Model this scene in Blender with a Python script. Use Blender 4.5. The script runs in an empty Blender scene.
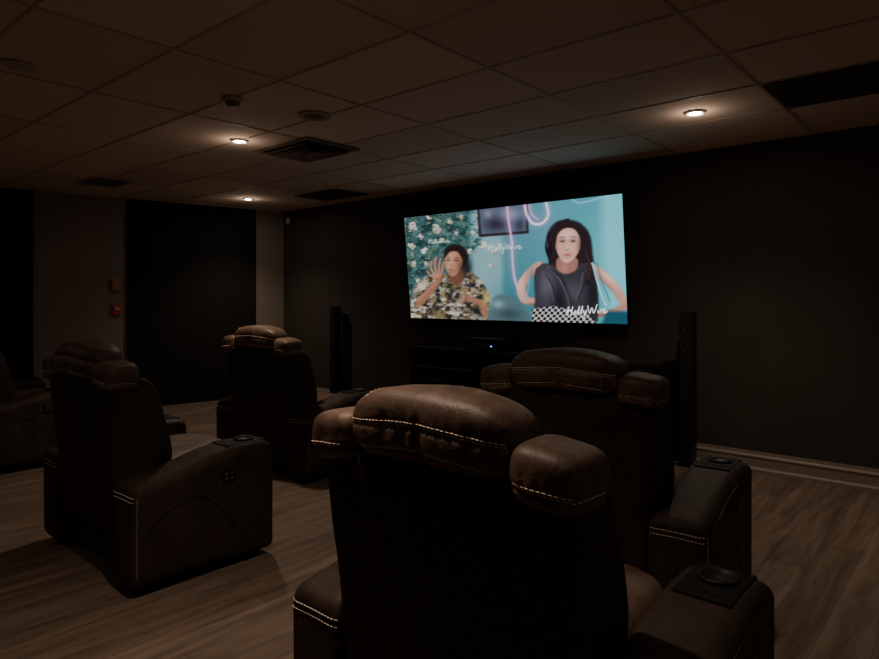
import bpy, bmesh, math, random
import numpy as np
from mathutils import Vector, Matrix, noise
from mathutils.bvhtree import BVHTree
random.seed(4)
C = bpy.context.scene.collection
H = 2.54            # ceiling height
YF = 5.37           # front wall

# ------------------------------------------------------------------ helpers
def new_obj(name, me, mat=None, parent=None):
    ob = bpy.data.objects.new(name, me); C.objects.link(ob)
    if mat is not None: me.materials.append(mat)
    if parent is not None: ob.parent = parent
    return ob
def empty(name, loc=(0,0,0), rz=0):
    e = bpy.data.objects.new(name, None); C.objects.link(e)
    e.location = loc; e.rotation_euler = (0,0,rz); e.empty_display_size=.1
    return e
def mesh_from_bm(bm, name, smooth=True):
    bmesh.ops.recalc_face_normals(bm, faces=bm.faces[:])
    me = bpy.data.meshes.new(name); bm.to_mesh(me); bm.free()
    if smooth: me.polygons.foreach_set('use_smooth',[True]*len(me.polygons))
    return me
def add_box(bm, x0,x1,y0,y1,z0,z1, bev=0):
    r = bmesh.ops.create_cube(bm, size=1)
    vs = r['verts']
    for v in vs:
        v.co = Vector(((x0+x1)/2+v.co.x*(x1-x0),(y0+y1)/2+v.co.y*(y1-y0),(z0+z1)/2+v.co.z*(z1-z0)))
    if bev>0:
        es = list({e for v in vs for e in v.link_edges})
        bmesh.ops.bevel(bm, geom=es, offset=bev, segments=2, affect='EDGES', profile=.6)
def boxes(name, lst, mat, parent=None, bev=0):
    bm = bmesh.new()
    for b in lst: add_box(bm,*b,bev=bev)
    return new_obj(name, mesh_from_bm(bm,name,False), mat, parent)
def lathe(bm, prof, n=32, c=(0,0,0)):
    rings=[]
    for r,z in prof:
        rings.append([bm.verts.new((c[0]+r*math.cos(2*math.pi*i/n),c[1]+r*math.sin(2*math.pi*i/n),c[2]+z)) for i in range(n)])
    for a,b in zip(rings,rings[1:]):
        for i in range(n): bm.faces.new((a[i],a[(i+1)%n],b[(i+1)%n],b[i]))
    if prof[0][0]>0: bm.faces.new(rings[0])
    bm.faces.new(rings[-1])
def lathe_obj(name, prof, mat, parent=None, loc=(0,0,0), n=32):
    bm=bmesh.new(); lathe(bm,prof,n)
    ob=new_obj(name, mesh_from_bm(bm,name,True), mat, parent); ob.location=loc
    return ob
def rrect(u0,u1,v0,v1,r,n=6):
    r=max(1e-4,min(r,(u1-u0)/2-1e-4,(v1-v0)/2-1e-4)); pts=[]
    for (cu,cv,a0) in ((u1-r,v1-r,0),(u0+r,v1-r,90),(u0+r,v0+r,180),(u1-r,v0+r,270)):
        for i in range(n+1):
            a=math.radians(a0+90*i/n); pts.append((cu+r*math.cos(a),cv+r*math.sin(a)))
    return pts
def loft(st, axis, re=.03, wr=0.0):
    def lerp(s,t,f): return tuple(a+(b-a)*f for a,b in zip(s,t))
    def at(p):
        if p<=st[0][0]: return st[0]
        for s,t in zip(st,st[1:]):
            if p<=t[0]: return lerp(s,t,(p-s[0])/(t[0]-s[0]))
        return st[-1]
    P0,P1=st[0][0],st[-1][0]; full=[]; K=5
    for i in range(K+1):
        a=math.pi/2*i/K; full.append((P0+re*(1-math.cos(a)), re*(1-math.sin(a))))
    n=max(2,int((P1-P0-2*re)/.025))
    for i in range(1,n): full.append((P0+re+(P1-P0-2*re)*i/n,0))
    for i in range(K,-1,-1):
        a=math.pi/2*i/K; full.append((P1-re*(1-math.cos(a)), re*(1-math.sin(a))))
    bm=bmesh.new(); rings=[]
    for p,ins in full:
        s=at(p)
        pts=rrect(s[1]+ins,s[2]-ins,s[3]+ins,s[4]-ins,max(s[5]-ins*.5,.005))
        ring=[]
        for u,v in pts:
            co = Vector((u,v,p)) if axis=='z' else Vector((u,p,v))
            if wr: co += noise.noise_vector(co*7)*wr
            ring.append(bm.verts.new(co))
        rings.append(ring)
    for a,b in zip(rings,rings[1:]):
        m=len(a)
        for i in range(m): bm.faces.new((a[i],a[(i+1)%m],b[(i+1)%m],b[i]))
    bm.faces.new(rings[0]); bm.faces.new(rings[-1])
    return bm
def pillow(c,h,k=3.5,n=24,wr=.004,bend=0,groove=None,rot=(0,0,0),wfreq=9,pleat=0):
    bm=bmesh.new(); R=Matrix.Rotation(rot[2],3,'Z')@Matrix.Rotation(rot[1],3,'Y')@Matrix.Rotation(rot[0],3,'X')
    cache={}
    def V(p):
        key=(round(p[0],5),round(p[1],5),round(p[2],5))
        if key in cache: return cache[key]
        m=(abs(p[0])**k+abs(p[1])**k+abs(p[2])**k)**(1/k)
        q=Vector((p[0]/m*h[0],p[1]/m*h[1],p[2]/m*h[2]))
        w=noise.noise(Vector((q.x*wfreq,q.y*wfreq*.8,q.z*wfreq))+Vector(c)*3)
        nrm=q.normalized()
        q+=nrm*(w*wr)
        if groove:
            for gz in groove:
                dz=q.z-gz
                q-=nrm*.008*math.exp(-(dz/.008)**2)
                if pleat:
                    w3=noise.noise(Vector((q.x*38,q.z*6,q.y*10))+Vector(c)*9)
                    q+=nrm*w3*pleat*math.exp(-(dz/.035)**2)
        q.z-=bend*(q.x/h[0])**2
        q=R@q+Vector(c)
        v=bm.verts.new(q); cache[key]=v; return v
    for ax in range(3):
        for sgn in (-1,1):
            for i in range(n):
                for j in range(n):
                    def P(a,b):
                        a=math.tan((-1+2*a/n)*math.pi/4); b=math.tan((-1+2*b/n)*math.pi/4)
                        p=[0,0,0]; p[ax]=sgn; p[(ax+1)%3]=a; p[(ax+2)%3]=b; return p
                    bm.faces.new((V(P(i,j)),V(P(i+1,j)),V(P(i+1,j+1)),V(P(i,j+1))))
    return bm

# ------------------------------------------------------------------ materials
def mat_base(name):
    m=bpy.data.materials.new(name); m.use_nodes=True
    nt=m.node_tree; b=nt.nodes['Principled BSDF']; return m,nt,b
def simple(name,col,rough=.6,metal=0,noise_amt=.15,scale=20,bump=0,spec=.5):
    m,nt,b=mat_base(name)
    tc=nt.nodes.new('ShaderNodeTexCoord'); n=nt.nodes.new('ShaderNodeTexNoise'); n.inputs['Scale'].default_value=scale; n.inputs['Detail'].default_value=5
    r=nt.nodes.new('ShaderNodeValToRGB')
    r.color_ramp.elements[0].position=.3; r.color_ramp.elements[1].position=.7
    r.color_ramp.elements[0].color=(*[c*(1-noise_amt) for c in col],1); r.color_ramp.elements[1].color=(*[c*(1+noise_amt) for c in col],1)
    nt.links.new(tc.outputs['Object'],n.inputs['Vector']); nt.links.new(n.outputs['Fac'],r.inputs['Fac']); nt.links.new(r.outputs['Color'],b.inputs['Base Color'])
    b.inputs['Roughness'].default_value=rough; b.inputs['Metallic'].default_value=metal; b.inputs['Specular IOR Level'].default_value=spec
    if bump:
        bp=nt.nodes.new('ShaderNodeBump'); bp.inputs['Strength'].default_value=bump; bp.inputs['Distance'].default_value=.004
        nt.links.new(n.outputs['Fac'],bp.inputs['Height']); nt.links.new(bp.outputs['Normal'],b.inputs['Normal'])
    return m
def emis(name,col,s):
    m,nt,b=mat_base(name); b.inputs['Base Color'].default_value=(*col,1); b.inputs['Emission Color'].default_value=(*col,1); b.inputs['Emission Strength'].default_value=s; return m

def leather_mat(name,c0,c1,rough,spec=.5):
    m,nt,b=mat_base(name)
    L=nt.links.new; N=nt.nodes.new
    tc=N('ShaderNodeTexCoord')
    n1=N('ShaderNodeTexNoise'); n1.inputs['Scale'].default_value=9; n1.inputs['Detail'].default_value=10; n1.inputs['Roughness'].default_value=.72; n1.inputs['Distortion'].default_value=.3
    L(tc.outputs['Object'],n1.inputs['Vector'])
    r=N('ShaderNodeValToRGB'); r.color_ramp.elements[0].position=.36; r.color_ramp.elements[1].position=.68
    r.color_ramp.elements[0].color=(*c0,1); r.color_ramp.elements[1].color=(*c1,1)
    L(n1.outputs['Fac'],r.inputs['Fac']); L(r.outputs['Color'],b.inputs['Base Color'])
    v=N('ShaderNodeTexVoronoi'); v.inputs['Scale'].default_value=210; L(tc.outputs['Object'],v.inputs['Vector'])
    n2=N('ShaderNodeTexNoise'); n2.inputs['Scale'].default_value=16; n2.inputs['Detail'].default_value=5; n2.inputs['Distortion'].default_value=.8
    L(tc.outputs['Object'],n2.inputs['Vector'])
    b1=N('ShaderNodeBump'); b1.inputs['Strength'].default_value=.3; b1.inputs['Distance'].default_value=.001; L(v.outputs['Distance'],b1.inputs['Height'])
    b2=N('ShaderNodeBump'); b2.inputs['Strength'].default_value=.4; b2.inputs['Distance'].default_value=.010; L(n2.outputs['Fac'],b2.inputs['Height']); L(b1.outputs['Normal'],b2.inputs['Normal'])
    L(b2.outputs['Normal'],b.inputs['Normal'])
    b.inputs['Roughness'].default_value=rough; b.inputs['Specular IOR Level'].default_value=spec
    return m
def floor_mat():
    m,nt,b=mat_base('wood_plank_floor'); L=nt.links.new; N=nt.nodes.new
    tc=N('ShaderNodeTexCoord'); mp=N('ShaderNodeMapping'); mp.inputs['Rotation'].default_value=(0,0,math.pi/2); L(tc.outputs['Object'],mp.inputs['Vector'])
    br=N('ShaderNodeTexBrick'); br.inputs['Scale'].default_value=1; br.inputs['Brick Width'].default_value=1.2; br.inputs['Row Height'].default_value=.18
    br.inputs['Mortar Size'].default_value=.0014; br.inputs['Color1'].default_value=(.84,.84,.84,1); br.inputs['Color2'].default_value=(1.12,1.12,1.12,1); br.inputs['Mortar'].default_value=(.45,.45,.45,1); br.offset=.37
    L(mp.outputs['Vector'],br.inputs['Vector'])
    m2=N('ShaderNodeMapping'); m2.inputs['Scale'].default_value=(11,1.0,1); L(tc.outputs['Object'],m2.inputs['Vector'])
    n=N('ShaderNodeTexNoise'); n.inputs['Scale'].default_value=1.5; n.inputs['Detail'].default_value=9; n.inputs['Roughness'].default_value=.62; n.inputs['Distortion'].default_value=.5; L(m2.outputs['Vector'],n.inputs['Vector'])
    r=N('ShaderNodeValToRGB'); r.color_ramp.elements[0].position=.3; r.color_ramp.elements[1].position=.72
    r.color_ramp.elements[0].color=(.078,.054,.039,1); r.color_ramp.elements[1].color=(.245,.178,.132,1); L(n.outputs['Fac'],r.inputs['Fac'])
    mx=N('ShaderNodeMix'); mx.data_type='RGBA'; mx.blend_type='MULTIPLY'; mx.inputs['Factor'].default_value=1
    L(r.outputs['Color'],mx.inputs[6]); L(br.outputs['Color'],mx.inputs[7]); L(mx.outputs[2],b.inputs['Base Color'])
    bp=N('ShaderNodeBump'); bp.inputs['Strength'].default_value=.2; bp.inputs['Distance'].default_value=.003; L(n.outputs['Fac'],bp.inputs['Height']); L(bp.outputs['Normal'],b.inputs['Normal'])
    b.inputs['Roughness'].default_value=.6; b.inputs['Specular IOR Level'].default_value=.3
    return m
def ceiling_mat():
    m,nt,b=mat_base('acoustic_ceiling_tile'); L=nt.links.new; N=nt.nodes.new
    tc=N('ShaderNodeTexCoord')
    mp=N('ShaderNodeMapping'); mp.inputs['Location'].default_value=(1.02/.985,-3.9/.6,0); mp.inputs['Scale'].default_value=(1/.985,1/.6,0); L(tc.outputs['Object'],mp.inputs['Vector'])
    fl=N('ShaderNodeVectorMath'); fl.operation='FLOOR'; L(mp.outputs['Vector'],fl.inputs[0])
    wn=N('ShaderNodeTexWhiteNoise'); L(fl.outputs['Vector'],wn.inputs['Vector'])
    n=N('ShaderNodeTexNoise'); n.inputs['Scale'].default_value=120; n.inputs['Detail'].default_value=3; L(tc.outputs['Object'],n.inputs['Vector'])
    r=N('ShaderNodeValToRGB'); r.color_ramp.elements[0].color=(.68,.55,.46,1); r.color_ramp.elements[1].color=(.84,.68,.57,1); L(wn.outputs['Value'],r.inputs['Fac'])
    L(r.outputs['Color'],b.inputs['Base Color'])
    bp=N('ShaderNodeBump'); bp.inputs['Strength'].default_value=.25; bp.inputs['Distance'].default_value=.002; L(n.outputs['Fac'],bp.inputs['Height']); L(bp.outputs['Normal'],b.inputs['Normal'])
    b.inputs['Roughness'].default_value=.9; return m

M_leather=leather_mat('leather_brown',(.062,.037,.026),(.170,.108,.076),.52,.40)
M_leather_d=leather_mat('leather_brown_shaded',(.026,.017,.012),(.056,.036,.026),.64,.28)  # brown leather again, with the shade of the lower parts put into colour
M_floor=floor_mat(); M_ceil=ceiling_mat()
M_grid=simple('ceiling_grid_paint',(.50,.41,.34),.6)
M_wall=simple('charcoal_wall_paint',(.056,.048,.043),.75,scale=3,noise_amt=.08,spec=.25)
M_lwall=simple('taupe_wall_paint',(.25,.205,.175),.8,scale=3,noise_amt=.06,spec=.3)
M_panel=simple('black_fabric',(.020,.018,.017),.95,scale=200,bump=.3,spec=.1)
M_base=simple('baseboard_paint',(.26,.215,.18),.5,noise_amt=.04)
M_black=simple('black_plastic',(.012,.012,.012),.35,noise_amt=.1)
M_plate=simple('console_black',(.008,.007,.007),.65,noise_amt=.1,spec=.2)
M_blackwood=simple('black_wood',(.020,.016,.015),.4,noise_amt=.2,scale=8)
M_dark=simple('vent_dark',(.06,.047,.038),.8)
M_vent=simple('vent_grey',(.18,.145,.12),.6)
M_white=simple('warm_white_plastic',(.5,.43,.38),.5,noise_amt=.03)
M_red=simple('red_plastic',(.50,.07,.035),.45,noise_amt=.05)
M_orange=simple('brass_label',(.42,.21,.09),.5,noise_amt=.1,scale=60)
M_stitch=simple('stitch_thread',(.82,.64,.49),.7,noise_amt=.05)
M_chrome=simple('cup_steel',(.030,.028,.026),.5,metal=.6)
M_lamp=emis('lamp_glow',(1,.88,.70),170)
M_led=emis('led_blue',(.1,.25,1),8)
M_btn=simple('button_grey',(.14,.12,.11),.5)

# ------------------------------------------------------------------ room
boxes('floor',[(-9.4,2.7,-2.7,5.6,-.1,0)],M_floor)
boxes('ceiling',[(-9.4,2.7,-2.7,5.6,H+.005,H+.1)],M_ceil)
g=[]
for k in range(-9,5):
    x=-1.02+.985*k
    if -9.3<x<2.6: g.append((x-.008,x+.008,-2.6,YF,H,H+.005))
for k in range(-11,3):
    y=3.9+.6*k
    if y<YF-.02: g.append((-9.3,2.6,y-.008,y+.008,H+.0005,H+.005))
boxes('ceiling_grid',g,M_grid)
boxes('wall_front',[(-9.4,2.6,YF,YF+.12,0,H)],M_wall)
boxes('wall_right',[(2.5,2.62,-2.6,YF,0,H)],M_wall)
boxes('wall_back',[(-9.4,2.5,-2.6,-2.48,0,H)],M_wall)
A=Vector((-7.56,YF,0)); Bp=Vector((-8.16,2.13,0)); dl=(Bp-A).normalized()
LW=math.atan2(dl.y,dl.x); UL=(Bp-A).length
def leftwall(name,lst,mat,parent=None,bev=0):
    ob=boxes(name,lst,mat,parent,bev); 
    if parent is None: ob.location=A; ob.rotation_euler=(0,0,LW)
    return ob
leftwall('wall_left',[(-.1,8.3,-.12,0,0,H)],M_lwall)
leftwall('wall_panel',[(.127*UL,.614*UL,.001,.03,.0,H-.003)],M_panel)
leftwall('wall_panel.001',[(.907*UL,1.5*UL,.001,.03,.0,H-.003)],M_panel)
leftwall('baseboard_left',[(.02,.12*UL,.001,.016,0,.15),(.62*UL,.9*UL,.001,.016,0,.15)],M_base)
bm=bmesh.new()
def bb(bm,x0,x1):
    prof=[(0,0),(-.034,0),(-.034,.022),(-.018,.036),(-.018,.100),(-.024,.110),(-.024,.120),(-.012,.132),(-.010,.155),(0,.155)]
    a=[bm.verts.new((x0,YF-.001+p,z)) for p,z in prof]; b=[bm.verts.new((x1,YF-.001+p,z)) for p,z in prof]
    for i in range(len(prof)): j=(i+1)%len(prof); bm.faces.new((a[i],a[j],b[j],b[i]))
    bm.faces.new(a); bm.faces.new(b)
bb(bm,-7.54,2.49)
new_obj('baseboard_front',mesh_from_bm(bm,'bb',False),M_base)
boxes('trim_front',[(-7.54,2.49,YF-.02,YF-.001,H-.008,H)],M_dark)
leftwall('trim_left',[(.03,7.9,.032,.052,H-.008,H-.0005)],M_white)

def onleft(name,t,z,w,h,mat):
    e=empty(name,A+dl*(t*UL)+Vector((0,0,z)),LW)
    boxes('plate',[(-w/2,w/2,0.001,.03,-h/2,h/2)],mat,e,bev=.004)
    return e
e=onleft('fire_alarm_pull_station',.648,1.205,.10,.13,M_red)
boxes('handle',[(-.03,.03,.03,.045,-.01,.02)],M_white,e)
e=onleft('light_switch',.652,1.50,.09,.15,M_orange)
boxes('toggle',[(-.012,.012,.03,.04,-.02,.02)],M_white,e)
e=empty('motion_sensor',(-7.40,YF,2.40))
bm=pillow((0,-.035,0),(.035,.03,.05),3,10,0); new_obj('housing',mesh_from_bm(bm,'housing'),M_white,e)
boxes('mount',[(-.015,.015,-.01,0,-.03,.03)],M_white,e)

# ------------------------------------------------------------------ ceiling things
def downlight(x,y,power,size=105,glow=.9):
    e=empty('recessed_downlight',(x,y,H))
    lathe_obj('trim_ring',[(.066,0),(.066,-.006),(.053,-.009),(.047,-.003),(.043,-.002),(.043,0)],M_white,e)
    lathe_obj('lamp',[(.0001,-.006),(.028,-.006),(.036,-.003),(.036,-.001)],M_lamp,e,n=24)
    ld=bpy.data.lights.new('spot','SPOT'); ld.energy=power; ld.color=(1,.77,.58); ld.spot_size=math.radians(size); ld.spot_blend=1; ld.shadow_soft_size=.05
    lo=bpy.data.objects.new('spot',ld); C.objects.link(lo); lo.parent=e; lo.location=(0,0,-.03)
    pd=bpy.data.lights.new('halo','POINT'); pd.energy=glow; pd.color=(1,.77,.58); pd.shadow_soft_size=.03
    po=bpy.data.objects.new('halo',pd); C.objects.link(po); po.parent=e; po.location=(0,0,-.09)
for (x,y,p,s) in [(-4.37,2.70,82,115),(-1.48,4.22,50,115),(-6.88,4.37,52,115),(-1.60,1.00,98,92),(-4.3,-.9,46,98),(1.3,4.2,45,115),(1.3,.9,38,100),(-7.3,-.6,28,100)]:
    downlight(x,y,p,s)

def vent(name,x0,x1,y0,y1,n,mf=None,ms=None):
    mf=mf or M_dark; ms=ms or M_dark
    e=empty(name,((x0+x1)/2,(y0+y1)/2,H)); w=(x1-x0)/2; d=(y1-y0)/2
    boxes('frame',[(-w,w,-d,-d+.03,-.008,0),(-w,w,d-.03,d,-.008,0),(-w,-w+.03,-d+.03,d-.03,-.008,0),(w-.03,w,-d+.03,d-.03,-.008,0)],mf,e)
    boxes('back_plate',[(-w+.03,w-.03,-d+.03,d-.03,-.002,-.0005)],M_black,e)
    boxes('slats',[(-w+.03,w-.03,-d+.03+(2*d-.06)*(i+.15)/n,-d+.03+(2*d-.06)*(i+.8)/n,-.007,-.002) for i in range(n)],ms,e)
vent('darker_ceiling_tile',-1.0,-.05,3.92,4.49,22)
vent('darker_ceiling_tile',-6.25,-5.50,4.58,5.06,14)
vent('darker_ceiling_tile',-7.25,-6.70,2.55,2.95,10,M_grid,M_vent)  # slatted panel added where the ceiling has a slightly darker tile
def diffuser(x,y,w,d):
    e=empty('air_diffuser',(x,y,H)); bm=bmesh.new()
    for i in range(4):
        s=1-i*.23; s2=s-.17
        o=[(-w*s,-d*s),(w*s,-d*s),(w*s,d*s),(-w*s,d*s)]; q=[(-w*s2,-d*s2),(w*s2,-d*s2),(w*s2,d*s2),(-w*s2,d*s2)]
        va=[bm.verts.new((a,b,-.034 if i else -.006)) for a,b in o]; vb=[bm.verts.new((a,b,-.006 if i else -.012)) for a,b in q]
        vc=[bm.verts.new((a*.985,b*.985,-.030 if i else -.001)) for a,b in o]
        for j in range(4):
            k=(j+1)%4; bm.faces.new((va[j],va[k],vb[k],vb[j])); bm.faces.new((va[j],va[k],vc[k],vc[j]))
    new_obj('louvers',mesh_from_bm(bm,'louvers',False),M_vent,e)
    boxes('back_plate',[(-w*.9,w*.9,-d*.9,d*.9,-.003,-.001)],M_black,e)
diffuser(-4.22,3.22,.35,.27)
def cspeaker(x,y,r,mg):
    e=empty('ceiling_speaker',(x,y,H))
    lathe_obj('rim',[(r,0),(r,-.006),(r*.88,-.009),(r*.84,-.005)],M_grid,e)
    lathe_obj('grille',[(r*.84,-.004),(r*.5,-.006),(.0001,-.007)],mg,e)
cspeaker(-3.39,2.65,.11,M_vent); cspeaker(-3.80,1.07,.08,M_grid)
e=empty('smoke_detector',(-3.47,2.10,H))
lathe_obj('base',[(.065,0),(.065,-.012),(.055,-.018),(.0001,-.018)],M_grid,e)
lathe_obj('chamber',[(.040,-.018),(.042,-.032),(.030,-.044),(.0001,-.047)],M_vent,e)

# ------------------------------------------------------------------ television picture (flat colour-attribute screen)
def srgb(c):
    c=np.asarray(c,float)/255.; return np.where(c<.04045,c/12.92,((c+.055)/1.055)**2.4)
def homography(src,dst):
    Am=[];bv=[]
    for (x,y),(u,v) in zip(src,dst):
        Am.append([x,y,1,0,0,0,-u*x,-u*y]);bv.append(u); Am.append([0,0,0,x,y,1,-v*x,-v*y]);bv.append(v)
    h=np.linalg.solve(np.array(Am),np.array(bv)); return np.append(h,1).reshape(3,3)
NX,NZ=700,330
U,V=np.meshgrid(np.linspace(0,1,NX),np.linspace(0,1,NZ))
Hm=homography([(0,0),(1,0),(1,1),(0,1)],[(404,218),(621,194),(629,322),(411,319)])
w=Hm[2,0]*U+Hm[2,1]*V+Hm[2,2]; X=(Hm[0,0]*U+Hm[0,1]*V+Hm[0,2])/w; Y=(Hm[1,0]*U+Hm[1,1]*V+Hm[1,2])/w
X0,Y0=X.copy(),Y.copy()
img=np.zeros((NZ,NX,3))
def fbm(sx,sy,seed):
    r=np.random.RandomState(seed); out=np.zeros_like(X0)
    xm,ym=395.,185.
    for o in range(3):
        gx=int(250/sx*2**o)+4; gy=int(150/sy*2**o)+4
        gr=r.rand(gy+1,gx+1); fx=np.clip((X0-xm)/sx*2**o,0,gx-1.01); fy=np.clip((Y0-ym)/sy*2**o,0,gy-1.01)
        ix=fx.astype(int); iy=fy.astype(int); tx=fx-ix; ty=fy-iy; tx=tx*tx*(3-2*tx); ty=ty*ty*(3-2*ty)
        out+=((gr[iy,ix]*(1-tx)+gr[iy,ix+1]*tx)*(1-ty)+(gr[iy+1,ix]*(1-tx)+gr[iy+1,ix+1]*tx)*ty)/2**o
    return out/1.75
X=X0+(fbm(12,12,101)-.5)*1.4; Y=Y0+(fbm(12,12,102)-.5)*1.4
def put(mask,col,a=1.0):
    global img
    m=np.clip(mask,0,1)[...,None]*a; img=img*(1-m)+np.array(col,float)*m
def shade(mask,f,a=1.0):
    global img
    m=np.clip(mask,0,1)[...,None]*a; img=img*(1-m)+img*np.array(f)*m
def blur(n,axis):
    global img
    pad=n//2; P=[(0,0)]*3; P[axis]=(pad,n-1-pad)
    I=np.pad(img,P,mode='edge'); c=np.cumsum(I,axis=axis)
    z=np.zeros_like(np.take(c,[0],axis=axis)); c=np.concatenate([z,c],axis=axis)
    img=(np.take(c,range(n,c.shape[axis]),axis=axis)-np.take(c,range(0,c.shape[axis]-n),axis=axis))/n
def ell(cx,cy,rx,ry,soft=.15,rot=0):
    c,s=math.cos(math.radians(rot)),math.sin(math.radians(rot)); dx=X-cx; dy=Y-cy
    d=np.sqrt(((dx*c+dy*s)/rx)**2+((-dx*s+dy*c)/ry)**2); return np.clip((1+soft-d)/(2*soft),0,1)
def glow(cx,cy,rx,ry,rot=0):
    c,s=math.cos(math.radians(rot)),math.sin(math.radians(rot)); dx=X-cx; dy=Y-cy
    return np.exp(-(((dx*c+dy*s)/rx)**2+((-dx*s+dy*c)/ry)**2))
def smooth_path(pts,n=8,closed=False):
    P=([pts[-1]]+list(pts)+[pts[0],pts[1]]) if closed else ([pts[0]]+list(pts)+[pts[-1]])
    out=[]
    for i in range(1,len(P)-2):
        for k in range(n):
            t=k/n; out.append(tuple(.5*(2*P[i][a]+(P[i+1][a]-P[i-1][a])*t+(2*P[i-1][a]-5*P[i][a]+4*P[i+1][a]-P[i+2][a])*t*t+(3*P[i][a]-P[i-1][a]-3*P[i+1][a]+P[i+2][a])*t**3) for a in (0,1)))
    if not closed: out.append(pts[-1])
    return out
def poly(pts,soft=1.0,curve=False):
    if curve: pts=smooth_path(pts,5,True)
    inside=np.zeros(X.shape,bool); dm=np.full(X.shape,1e9); n=len(pts)
    for i in range(n):
        x1,y1=pts[i]; x2,y2=pts[(i+1)%n]
        inside^=((y1>Y)!=(y2>Y))&(X<(x2-x1)*(Y-y1)/((y2-y1) if y2!=y1 else 1e-9)+x1)
        L2=(x2-x1)**2+(y2-y1)**2+1e-9; t=np.clip(((X-x1)*(x2-x1)+(Y-y1)*(y2-y1))/L2,0,1)
        dm=np.minimum(dm,np.hypot(X-x1-t*(x2-x1),Y-y1-t*(y2-y1)))
    return np.clip(.5+np.where(inside,dm,-dm)/(2*soft),0,1)
def line(pts,wd,soft=.6,w2=None):
    pts=smooth_path(pts); best=np.full(X.shape,1e9); n=len(pts)-1
    for i,((x1,y1),(x2,y2)) in enumerate(zip(pts,pts[1:])):
        ww=wd if w2 is None else wd+(w2-wd)*i/n
        L2=(x2-x1)**2+(y2-y1)**2+1e-9; t=np.clip(((X-x1)*(x2-x1)+(Y-y1)*(y2-y1))/L2,0,1)
        best=np.minimum(best,np.hypot(X-x1-t*(x2-x1),Y-y1-t*(y2-y1))-ww)
    return np.clip((soft-best)/(2*soft),0,1)
put(np.ones_like(X),(60,120,130))
put(poly([(395,185),(472,185),(476,335),(395,335)],6),(58,88,92))
put(poly([(472,185),(503,185),(505,335),(474,335)],3),(120,158,164))
put(poly([(535,185),(645,185),(645,335),(540,335)],20),(70,142,154))
put(poly([(600,185),(645,185),(645,335),(610,335)],5),(104,186,198))
put(glow(610,260,22,50),(120,200,210),.5); put(glow(520,300,30,20),(50,104,114),.6)
put(glow(540,225,26,26),(120,130,160),.35); put(glow(512,235,12,40),(140,140,170),.3)
lz=poly([(400,210),(446,206),(474,212),(484,240),(470,258),(438,264),(424,296),(404,306)],6)
for sd,th,f,c,a in ((41,.50,7,(26,46,46),.85),(42,.56,5,(84,108,94),.75),(43,.60,4,(34,66,68),.85),(44,.66,3.5,(140,156,134),.6)):
    put(lz*np.clip((fbm(f,f*.7,sd)-th)*12,0,1),c,a)
fl=[(413,227,5),(421,237,3.6),(437,229,5.2),(443,240,3.6),(430,218,3),(451,222,3.4),(412,247,4),(425,251,3.4),(462,217,2.6),(481,214,4.4),(485,246,4.6),(496,252,3.2),(474,233,2.8),(470,251,3),(414,265,3.6),(493,265,2.6),(481,228,2.6),(428,264,2.6),(457,233,2.4),(419,281,3)]
tex=fbm(2.2,2.2,91)
for i,(x,y,r) in enumerate(fl):
    col=[(204,198,186),(224,214,208),(190,182,166)][i%3]
    m=np.clip((1.0+ (tex-.5)*1.6-np.hypot((X-x)/r,(Y-y)/(r*.88)))*5,0,1)
    put(m,(col[0]*.66,col[1]*.70,col[2]*.70),.95)
    m2=np.clip((.75+(tex-.5)*2.2-np.hypot((X-x+.4)/r,(Y-y+.6)/(r*.85)))*5,0,1); put(m2,col,.9)
    put(glow(x+.5,y+.5,r*.28,r*.22),(140,124,96),.6)
Xk,Yk=X,Y; X,Y=X0,Y0
put(poly([(478,206.5),(529,201),(530,233),(480,237)],.5),(44,32,40))
put(poly([(480.5,209),(526.5,204),(527.5,230.5),(482.5,234)],.5),(78,88,108))
put(glow(497,224,11,7),(46,38,50),.95); put(glow(512,214,9,6),(136,138,162),.8); put(glow(521,225,4,6),(48,44,60),.8); put(glow(489,214,4,4),(150,140,150),.6)
def neon(p,c,wd=1.0):
    put(line(p,wd+.8,4),c,.35); put(line(p,wd,.45),tuple(min(255,v+40) for v in c),.95)
neon([(508,205),(510,222),(513,240),(514,258),(516,276),(521,292)],(210,145,200),.75)
neon([(526,205),(528,215),(534,223),(543,223),(549,215),(547,203)],(216,184,230),1.0)
neon([(530,205),(533,214),(539,219)],(206,120,178),.5)
neon([(572,200),(580,203),(590,201),(600,198),(612,196)],(96,158,205),.5)
def script(x,y,s,col,a=.9,wd=.5):
    W=[[(0,0),(1.5,-6),(1,-2),(0,2)],[(0,-2),(4,-3)],[(4,2),(5,-3),(5.5,-6)],[(7,0),(8,-2),(9,0),(8,1.5),(7,0)],[(10,1),(12,-6),(11,1)],[(13,1),(15,-6),(14,1)],[(16,-2),(17,1),(19,-2),(16,6)],[(20,-6),(22,1),(24,-4),(26,1),(29,-7)],[(30,-1),(30,1)],[(32,1),(32.5,-2),(34,-2)],[(35,0),(37,-1),(36,-2.5),(35,0),(36.5,1.5),(39,0)]]
    for p in W: put(line([(x+a_*s,y+b_*s-.06*a_*s) for a_,b_ in p],wd,.35),col,a)
script(429,243,.55,(228,236,236),.8,.3); script(490,249,.85,(228,242,242),.85,.4)
X,Y=Xk,Yk
skin=(158,112,94); hair=(30,22,25)
shirt=poly([(411,322),(411,302),(415,287),(426,277),(440,272),(452,277),(462,277),(472,272),(483,280),(490,294),(493,322)],1.2)
put(shirt,(112,104,88))
for sd,th,c,f in ((9,.50,(44,42,44),5),(14,.55,(176,170,156),6),(21,.62,(138,116,72),5),(33,.60,(34,34,40),4),(55,.63,(206,202,190),5),(56,.66,(112,94,62),3.5)):
    put(shirt*np.clip((fbm(f,f*.8,sd)-th)*14,0,1),c,.85)
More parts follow.
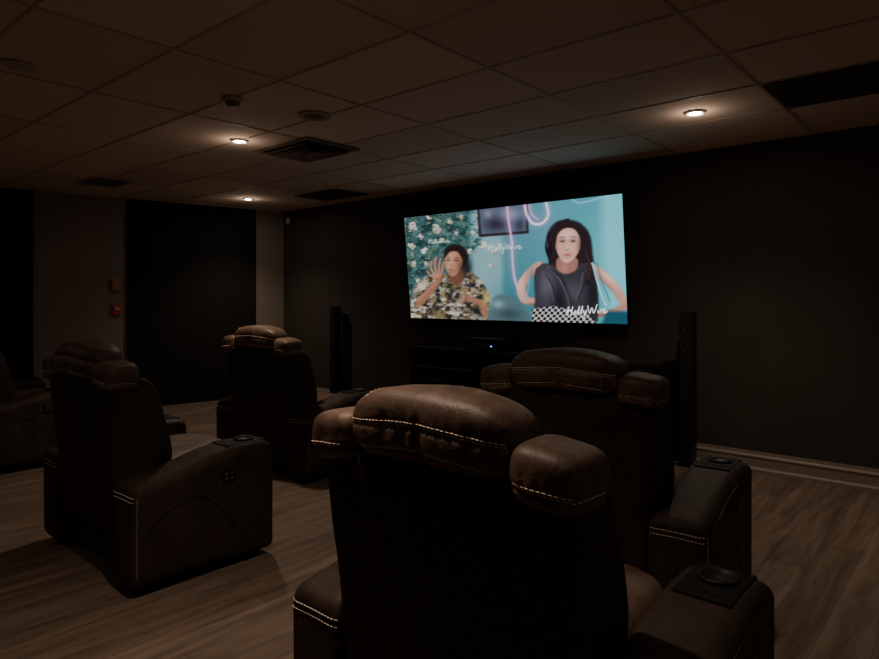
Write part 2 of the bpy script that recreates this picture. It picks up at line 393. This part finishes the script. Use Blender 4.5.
shade(shirt*glow(482,305,10,22),.55,.8); shade(shirt*glow(455,292,10,14),.7,.8); shade(shirt*glow(432,312,10,10),.7,.7)
put(poly([(450,268),(463,266),(466,278),(458,285),(450,278)],1.0,True),(98,66,56))
put(ell(459,258,11,12.5,.12,12),hair); put(glow(468,268,5,8),hair,.9)
face=poly([(446,255),(449,250),(457,249),(463,254),(464,263),(461,271),(455,276.5),(450,274),(446,266)],.8,True)
put(face,skin); put(face*glow(451,258,6,6),(196,150,128),.8); put(face*glow(450,266,4,4),(188,140,118),.6); shade(face*glow(463,268,4,10),.6)
put(poly([(444,258),(446,249),(453,244.5),(463,246),(469,254),(467,262),(463,257),(458,251.5),(451,252),(447,256)],1.0,True),hair)
for ex in (449,457.5):
    put(glow(ex,260.3,2.4,1.1),(50,34,34),.8)
    put(glow(ex,257.6,2.8,.6),(56,38,36),.7)
shade(glow(452.5,265.5,1.3,1.0),.65,.8); put(glow(452,264,.8,2.4),(200,156,134),.5)
put(glow(452.5,270.3,3,.8),(126,64,62),.9); shade(glow(452.6,273,3,.8),.75,.6)
for f in [[(436,275),(432.2,268),(433,261)],[(438.2,274),(436,265.5),(437,257.5)],[(440.4,274),(440.4,265),(441.4,258.5)],[(442.6,275),(443.8,267.5),(445.2,262)],[(437,279),(431.5,276),(428,271.5)]]:
    put(line(f,1.45,.5,1.0),(108,74,62),.9); put(line([(a-.3,b) for a,b in f],.95,.5,.6),(176,132,112),.95)
put(ell(439.5,277.2,4.6,5,.25),(150,106,88)); put(glow(438,276,3,3),(178,132,112),.7); shade(glow(443,280,2.5,3),.7)
put(line([(439,281),(431,291),(419,304)],3.2,1.0,4.2),(138,96,78),.95); put(line([(437,282),(429,291),(418,302)],1,1.6),(172,126,104),.6)
put(line([(487,313),(483,304),(474,300)],3.6,1.0,2.8),(142,100,82),.95)
for dy in (-2.6,-.9,.8,2.5): put(line([(474,299.5+dy),(467,297.5+dy*1.3),(461.5,299.5+dy*1.4)],1.0,.5,.7),(100,68,58),.8); put(line([(474,299.2+dy),(467,297.2+dy*1.3),(462,299.2+dy*1.4)],.6,.5,.5),(170,124,104),.9)
blur(5,1)
hr=(36,26,31); sk=(188,142,128)
put(poly([(547,244),(550,230),(558,222),(570,219.5),(582,223.5),(590,234),(593,250),(595,268),(592,284),(586,286),(582,272),(566,274),(554,267),(549,256)],1.4,True),hr)
A1=line([(541,265),(530,274),(523.5,287),(526,298)],4.2,.9,4.2); put(A1,sk)
A2=line([(526,299),(536,301.5),(548,300)],3.9,.9,3); put(A2,sk)
put(A1*glow(522,283,4,14),(226,186,172),.8); shade(A1*glow(534,284,4,14),.62); shade(A2*glow(538,304.5,14,2),.6)
A3=line([(591,267),(604,275),(617,288),(626,303)],5.4,.9,4.2); put(A3,sk)
put(A3*glow(610,276,12,4,45),(228,190,176),.85); shade(A3*glow(605,286,14,4,48),.6)
A4=line([(626,304),(615,310),(600,313)],3.9,.9,3); put(A4,(174,128,114)); shade(A4*glow(612,314,16,2),.6)
top=poly([(536,276),(538,268),(544,263),(552,262),(558,267),(566,271),(575,270),(582,262),(590,263),(596,270),(598,282),(600,296),(600,320),(536,318),(537,300),(536,288)],.9)
put(top,(48,46,54)); put(top*glow(548,284,8,16),(90,88,100),.8); put(top*glow(574,290,12,10,30),(76,74,84),.7); shade(top*glow(562,300,6,16),.55); shade(top*glow(594,292,6,22),.6)
for a_,b_ in (((545,272),(556,300)),((560,276),(572,306)),((584,272),(578,298)),((550,266),(564,284))):
    put(top*line([a_,((a_[0]+b_[0])/2+1.5,(a_[1]+b_[1])/2),b_],.5,1.2),(104,102,114),.5); put(top*line([(a_[0]+2.5,a_[1]+2),((a_[0]+b_[0])/2+4,(a_[1]+b_[1])/2),(b_[0]+2,b_[1])],.5,1.2),(22,20,26),.6)
put(poly([(560,257),(577,257),(579,266),(575,271),(567,273),(560,270),(558,265)],1.0,True),(144,102,90)); put(glow(566,267,3,4),(176,130,116),.6)
face=poly([(556.5,238),(559.5,230),(566,226),(574,226.5),(580,232),(581.5,241),(580,250),(575.5,257.5),(569,262.5),(563.5,260),(559,253),(556.8,246)],.7,True)
put(face,(196,150,136)); put(face*glow(569,234,7,5),(220,182,168),.9); put(face*glow(573,248,4,4),(214,166,152),.8); put(face*glow(562,248,3,4),(208,156,144),.7)
shade(face*glow(581,248,3,12),.6); shade(face*glow(557,250,2,9),.72); put(face*glow(568.5,259.5,3,2),(214,170,156),.6)
put(poly([(553,246),(554,233),(561,223.5),(571,220.5),(581,225),(586,236),(585,248),(582,246),(580,236),(575,229.5),(568,227.5),(562,230.5),(558,237),(556.5,246)],.9,True),hr)
for ex,s in ((563.3,-1),(574,1)):
    shade(glow(ex,239.6,3.3,2.0),.66,.8); put(glow(ex,240.6,2.2,.75),(40,26,30),.95); put(glow(ex+.3,236.6,3.2,.55,6*s),(80,54,50),.75)
put(glow(568.4,245,.8,3.2),(230,192,178),.7); shade(glow(568.4,249,2.2,.7),.66,.8)
put(glow(568.6,254.2,3.4,1.15),(166,78,82),.95); shade(glow(568.6,254,3,.28),.5,.9); shade(glow(568.6,256.8,2.4,.6),.8,.7)
put(line([(549.5,246),(550,233),(558,222.5),(569,219)],1.0,.5),(20,18,24)); put(line([(550,232),(558,222),(567,219)],.25,.4),(120,116,124),.6)
put(ell(550,247.5,3.4,6.6,.15),(20,18,24)); put(glow(549,245,1,3),(90,88,98),.7)
put(line([(585,245),(590,258),(592,272),(589,282)],3.2,1.0,1.8),hr); put(line([(586,250),(591,264),(590,278)],.4,.8),(96,68,62),.6)
put(line([(593,262),(599,282),(607,304)],.9,.4),(166,204,220),.9); put(line([(597,262),(603,280),(611,300)],.5,.4),(52,92,122),.85)
put(line([(530,270),(530.5,284),(528.5,300)],.8,.5),(120,160,180),.6)
put(line([(552,263),(549,254)],.9,.5),(20,18,24),.9)
blur(3,1)
X,Y=X0,Y0
ck=poly([(534,308),(556,305),(590,312),(600,324),(534,322)],.8); chk=((np.floor((X0+Y0*.2)/3.0)+np.floor(Y0/2.8))%2)
put(ck,(26,24,28)); put(ck*chk,(196,192,194),.85)
put(poly([(492,323),(494,300),(503,294),(516,296),(526,306),(532,323)],2,True),(74,98,106)); put(glow(488,298,3.5,7),(186,164,104),.9); put(glow(500,304,6,4),(140,164,168),.7); shade(glow(512,314,12,6),.7)
put(poly([(602,326),(608,309),(634,309),(634,328)],2),(34,74,90))
script(569,312,1.02,(252,252,252),1,.5)
img=img+np.random.RandomState(8).randn(NZ,NX,1)*4
img=np.clip(img,0,255); g_=img.mean(-1,keepdims=True); img=g_+(img-g_)*1.06

tv=empty('wall_mounted_television',(-3.721,5.225,1.674)); tilt=math.atan2(.11,1.118)
tv.rotation_euler=(tilt,0,0)     # top leans into the room
TW,TH=1.296,.5617
me=bpy.data.meshes.new('picture')
vx=(-TW+U*2*TW); vz=(TH-V*2*TH)
co=np.stack([vx,np.zeros_like(vx),vz],-1).reshape(-1,3)
idx=np.arange(NX*NZ).reshape(NZ,NX); q=np.stack([idx[1:,:-1],idx[1:,1:],idx[:-1,1:],idx[:-1,:-1]],-1).reshape(-1,4)
me.vertices.add(len(co)); me.vertices.foreach_set('co',co.ravel())
me.loops.add(q.size); me.loops.foreach_set('vertex_index',q.ravel().astype(np.int32))
me.polygons.add(len(q)); me.polygons.foreach_set('loop_start',np.arange(0,q.size,4,dtype=np.int32))
me.update(calc_edges=True)
ca=me.color_attributes.new('picture_colour','FLOAT_COLOR','POINT')
lin=srgb(np.clip(img,0,255)); ca.data.foreach_set('color',np.concatenate([lin,np.ones(lin.shape[:2]+(1,))],-1).ravel().astype(np.float32))
m,nt,b=mat_base('screen_picture'); at=nt.nodes.new('ShaderNodeAttribute'); at.attribute_name='picture_colour'
b.inputs['Base Color'].default_value=(.005,.005,.005,1); b.inputs['Roughness'].default_value=.4; nt.links.new(at.outputs['Color'],b.inputs['Emission Color']); b.inputs['Emission Strength'].default_value=1.3
po=new_obj('picture',me,m,tv); po.location=(0,-.0015,0)
boxes('panel_body',[(-TW-.012,TW+.012,0,.035,-TH-.014,TH+.012)],M_black,tv,bev=.003)
boxes('bezel',[(-TW-.013,TW+.013,-.006,.002,TH,TH+.012),(-TW-.013,TW+.013,-.006,.002,-TH-.016,-TH),(-TW-.013,-TW,-.006,.002,-TH,TH),(TW,TW+.013,-.006,.002,-TH,TH)],M_black,tv)
boxes('wall_bracket',[(-.4,-.3,.03,.09,-.3,.3),(.3,.4,.03,.09,-.3,.3)],M_black,tv)

# ------------------------------------------------------------------ media console
e=empty('media_console',(-3.37,4.95,0))
w=1.37
pn=[(-w,w,-.02,.36,.79,.83),(-w,w,-.0,.36,.10,.13),(-w,w,.0,.34,.44,.46)]
for x in (-w,-.48,.44,w-.04): pn.append((x,x+.04,0,.36,.0,.79))
pn.append((-w,w,.345,.36,.13,.79))
boxes('cabinet',pn,M_blackwood,e,bev=.003)
boxes('shelf_edges',[(-w+.04,-.48,-.004,0,.62,.635),(-.44,.44,-.004,0,.44,.46)],M_dark,e)
boxes('shelf_mid',[(-w+.04,-.48,0,.33,.62,.635)],M_blackwood,e)
boxes('cabinet_doors',[(.49,w-.05,-.012,.0,.14,.78)],M_blackwood,e,bev=.003)
e=empty('av_receiver',(-3.75,5.02,.831)); boxes('body',[(-.21,.21,-.08,.22,0.01,.12)],M_black,e,bev=.004)
boxes('feet',[(-.18,-.15,-.06,-.03,0,.01),(.15,.18,-.06,-.03,0,.01),(-.18,-.15,.15,.18,0,.01),(.15,.18,.15,.18,0,.01)],M_black,e)
boxes('led',[(.10,.115,-.083,-.08,.045,.052)],M_led,e); boxes('display',[(-.08,.05,-.083,-.08,.05,.08)],M_dark,e)
e=empty('game_console',(-4.35,5.02,.47)); boxes('body',[(-.2,.2,-.08,.2,-.0095,.07)],M_black,e,bev=.006); boxes('slot',[(-.12,.05,-.083,-.08,.03,.036)],M_vent,e)

def tower(x,y):
    e=empty('tower_speaker',(x,y,0))
    boxes('cabinet',[(-.052,.052,-.05,.05,.025,1.235)],M_black,e,bev=.006)
    boxes('plinth',[(-.075,.075,-.07,.07,0,.025)],M_black,e,bev=.004)
    boxes('grille',[(-.046,.046,-.060,-.05,.1,1.21)],M_panel,e,bev=.003)
    for z in (1.12,.95,.6): 
        o=lathe_obj('driver_ring',[(.036,0),(.038,.004),(.032,.006),(.03,0)],M_black,e,(0,-.059,z)); o.rotation_euler=(math.pi/2,0,0)
tower(-6.30,5.255); tower(-1.88,5.20)

# ------------------------------------------------------------------ recliner master
def smooth3(pts,n=8):
    if len(pts)<3: return pts
    P=[pts[0]]+list(pts)+[pts[-1]]; out=[]
    for i in range(1,len(P)-2):
        for k in range(n):
            t=k/n; out.append(tuple(.5*(2*P[i][a]+(P[i+1][a]-P[i-1][a])*t+(2*P[i-1][a]-5*P[i][a]+4*P[i+1][a]-P[i+2][a])*t*t+(3*P[i][a]-P[i-1][a]-3*P[i+1][a]+P[i+2][a])*t**3) for a in range(3)))
    out.append(pts[-1]); return out
def stitch(bvh,pts,dirv,dash=.009,gap=.004,th=.0013):
    P=[Vector(p) for p in smooth3(pts)]; d=Vector(dirv)
    res=[P[0]]; acc=0; step=dash+gap
    for a,b in zip(P,P[1:]):
        L=(b-a).length; t=0
        while acc+L-t>=step:
            t+=step-acc; acc=0; res.append(a+(b-a)*(t/L))
        acc+=L-t
    bm=bmesh.new(); pr=[]
    for p in res:
        h=bvh.ray_cast(p-d*.3,d); pr.append((h[0],h[1]) if h[0] is not None else None)
    for a,b in zip(pr,pr[1:]):
        if a is None or b is None: continue
        if (b[0]-a[0]).length>.04: continue
        t=(b[0]-a[0]); t=t*(dash/(dash+gap)); nn=a[1]; 
        if nn.dot(d)>0: nn=-nn
        s=t.cross(nn)
        if s.length<1e-9: continue
        s=s.normalized()*th; u=nn*th*1.1; o=a[0]+nn*.0008
        vs=[bm.verts.new(o+t*tt+s*ss+u*uu) for tt in (0,1) for ss,uu in ((-1,-.3),(1,-.3),(.5,1),(-.5,1))]
        for i in range(4): j=(i+1)%4; bm.faces.new((vs[i],vs[j],vs[4+j],vs[4+i]))
        bm.faces.new(vs[:4]); bm.faces.new(vs[4:])
    return mesh_from_bm(bm,'stitching',False)
parts=[]
def part(name,bm_or_me,mat,smooth=True):
    me=mesh_from_bm(bm_or_me,name,smooth) if isinstance(bm_or_me,bmesh.types.BMesh) else bm_or_me
    me.materials.append(mat); parts.append((name,me)); return me
def bvh_of(me):
    return BVHTree.FromPolygons([v.co.copy() for v in me.vertices],[list(p.vertices) for p in me.polygons])
LD=M_leather_d
back=part('back_shell',loft([(.20,-.35,.35,.07,.34,.06),(.50,-.37,.37,.05,.30,.06),(.75,-.385,.385,.03,.22,.055),(.90,-.395,.395,.02,.165,.05),(.98,-.385,.385,.02,.145,.05)],'z',re=.04,wr=.004),LD)
head=part('headrest',pillow((0,.075,1.044),(.260,.10,.088),3.5,44,.007,bend=.022,groove=[-.058,.003],wfreq=7,pleat=.010),M_leather)
wings=[]
for s in (-1,1):
    wings.append(part('headrest_wing',pillow((s*.326,.078,.980),(.088,.090,.066),3.7,30,.006,groove=[-.028],rot=(0,s*.12,0),pleat=.007),M_leather))
part('lumbar_cushion',pillow((0,.27,.68),(.27,.075,.20),3,24,.006,rot=(.24,0,0)),M_leather)
part('neck_cushion',pillow((0,.18,.89),(.27,.06,.09),3,20,.005,rot=(.24,0,0)),M_leather)
for s in (-1,1): part('side_bolster',pillow((s*.325,.235,.72),(.055,.08,.24),3,20,.004,rot=(.24,0,0)),LD)
part('base_frame',loft([(.12,-.33,.33,.04,.40,.03),(.74,-.33,.33,.04,.40,.03)],'y',re=.02),LD)
part('seat_cushion',pillow((0,.54,.45),(.325,.29,.095),3.5,28,.006),M_leather)
part('footrest',pillow((0,.80,.27),(.32,.065,.19),4,22,.004,groove=[.03]),M_leather)
arms=[]
for s in (-1,1):
    u0,u1=(.345,.575) if s>0 else (-.575,-.345)
    arms.append(part('armrest',loft([(.05,u0,u1,.035,.50,.05),(.16,u0,u1,.035,.525,.06),(.32,u0,u1,.035,.555,.06),(.45,u0,u1,.035,.585,.06),(.56,u0,u1,.035,.603,.05),(.73,u0,u1,.035,.600,.04),(.79,u0,u1,.035,.580,.04)],'y',re=.035,wr=.004),LD))
    cx=(u0+u1)/2
    bm=bmesh.new(); add_box(bm,cx-.075,cx+.075,.53,.755,.592,.605,bev=.006); part('console_plate',bm,M_plate,False)
    bm=bmesh.new(); lathe(bm,[(.050,.605),(.050,.612),(.047,.615),(.043,.612),(.041,.607),(.0001,.6065)],32,(cx,.67,0)); part('cup_holder',bm,M_chrome)
    bm=bmesh.new(); 
    for xx in (-.03,0,.03): lathe(bm,[(.006,.605),(.006,.607),(.0001,.6075)],16,(cx+xx,.565,0))
    part('touch_buttons',bm,M_plate)
for s in (-1,1):
    bm=bmesh.new(); xo=s*.577
    add_box(bm,min(xo,xo+s*.006),max(xo,xo+s*.006),.48,.55,.44,.495,bev=.002); part('control_plate',bm,M_black,False)
    bm=bmesh.new()
    for yy in (.50,.53):
        for zz in (.456,.479): add_box(bm,min(xo+s*.006,xo+s*.009),max(xo+s*.006,xo+s*.009),yy-.006,yy+.006,zz-.005,zz+.005)
    part('control_buttons',bm,M_btn,False)
bm=bmesh.new()
for x in (-.5,.5):
    for y in (.12,.70): lathe(bm,[(.022,0),(.026,.04),(.0001,.045)],14,(x,y,0))
part('feet',bm,M_black)
bh=bvh_of(head)
for z0 in (1.058,1.050): part('stitching',stitch(bh,[(-.25,0,z0-.02),(0,0,z0),(.25,0,z0-.02)],(0,1,0),th=.0014),M_stitch)
part('stitching',stitch(bh,[(-.25,0,.972),(0,0,.993),(.25,0,.972)],(0,1,0),th=.0016),M_stitch)
part('stitching',stitch(bh,[(-.18,.0,1.2),(-.18,.2,1.2)],(0,0,-1)),M_stitch)
for i,s in enumerate((-1,1)):
    bw=bvh_of(wings[i])
    for z0 in (.964,.957): part('stitching',stitch(bw,[(s*.25,0,z0+.004),(s*.34,0,z0),(s*.409,0,z0-.008)],(0,1,0),th=.0013),M_stitch)
    part('stitching',stitch(bw,[(s*.5,.0,.945),(s*.5,.08,.95),(s*.5,.15,.945)],(-s,0,0)),M_stitch)
    ba=bvh_of(arms[i])
    part('stitching',stitch(ba,[(s*.36,-.2,.455),(s*.46,-.2,.458),(s*.57,-.2,.455)],(0,1,0),th=.0016),M_stitch)
    part('stitching',stitch(ba,[(s*.36,-.2,.435),(s*.46,-.2,.438),(s*.57,-.2,.435)],(0,1,0)),M_stitch)
    part('stitching',stitch(ba,[(s*.9,.07,.455),(s*.9,.07,.25),(s*.9,.07,.08)],(-s,0,0),th=.0009),M_stitch)
    part('stitching',stitch(ba,[(s*.9,.08,.45),(s*.9,.25,.50),(s*.9,.45,.545),(s*.9,.62,.555),(s*.9,.76,.545)],(-s,0,0),th=.001),M_btn)
    part('stitching',stitch(ba,[(s*.9,.10,.27),(s*.9,.20,.36),(s*.9,.36,.40),(s*.9,.46,.33),(s*.9,.58,.18),(s*.9,.70,.07)],(-s,0,0),th=.002,gap=.0005,dash=.014),M_black)

def place(x,y,deg):
    e=empty('recliner_chair',(x,y,0),math.radians(deg))
    for n,me in parts:
        o=bpy.data.objects.new(n,me); C.objects.link(o); o.parent=e
place(-1.02,1.10,0)
place(-1.38,2.35,3)
place(-4.29,2.76,3)
place(-3.45,1.20,0)
place(-6.25,1.30,0)

# ------------------------------------------------------------------ world + camera
wd=bpy.data.worlds.new('World'); bpy.context.scene.world=wd; wd.use_nodes=True
wd.node_tree.nodes['Background'].inputs[0].default_value=(.01,.008,.007,1); wd.node_tree.nodes['Background'].inputs[1].default_value=.3
cd=bpy.data.cameras.new('Camera'); cam=bpy.data.objects.new('Camera',cd); C.objects.link(cam)
cam.location=(0,0,1.35); cam.rotation_euler=(math.radians(90),0,math.radians(41))
cd.sensor_width=36; cd.lens=643/879*36; cd.shift_y=-32.5/879; cd.clip_start=.02
bpy.context.scene.camera=cam
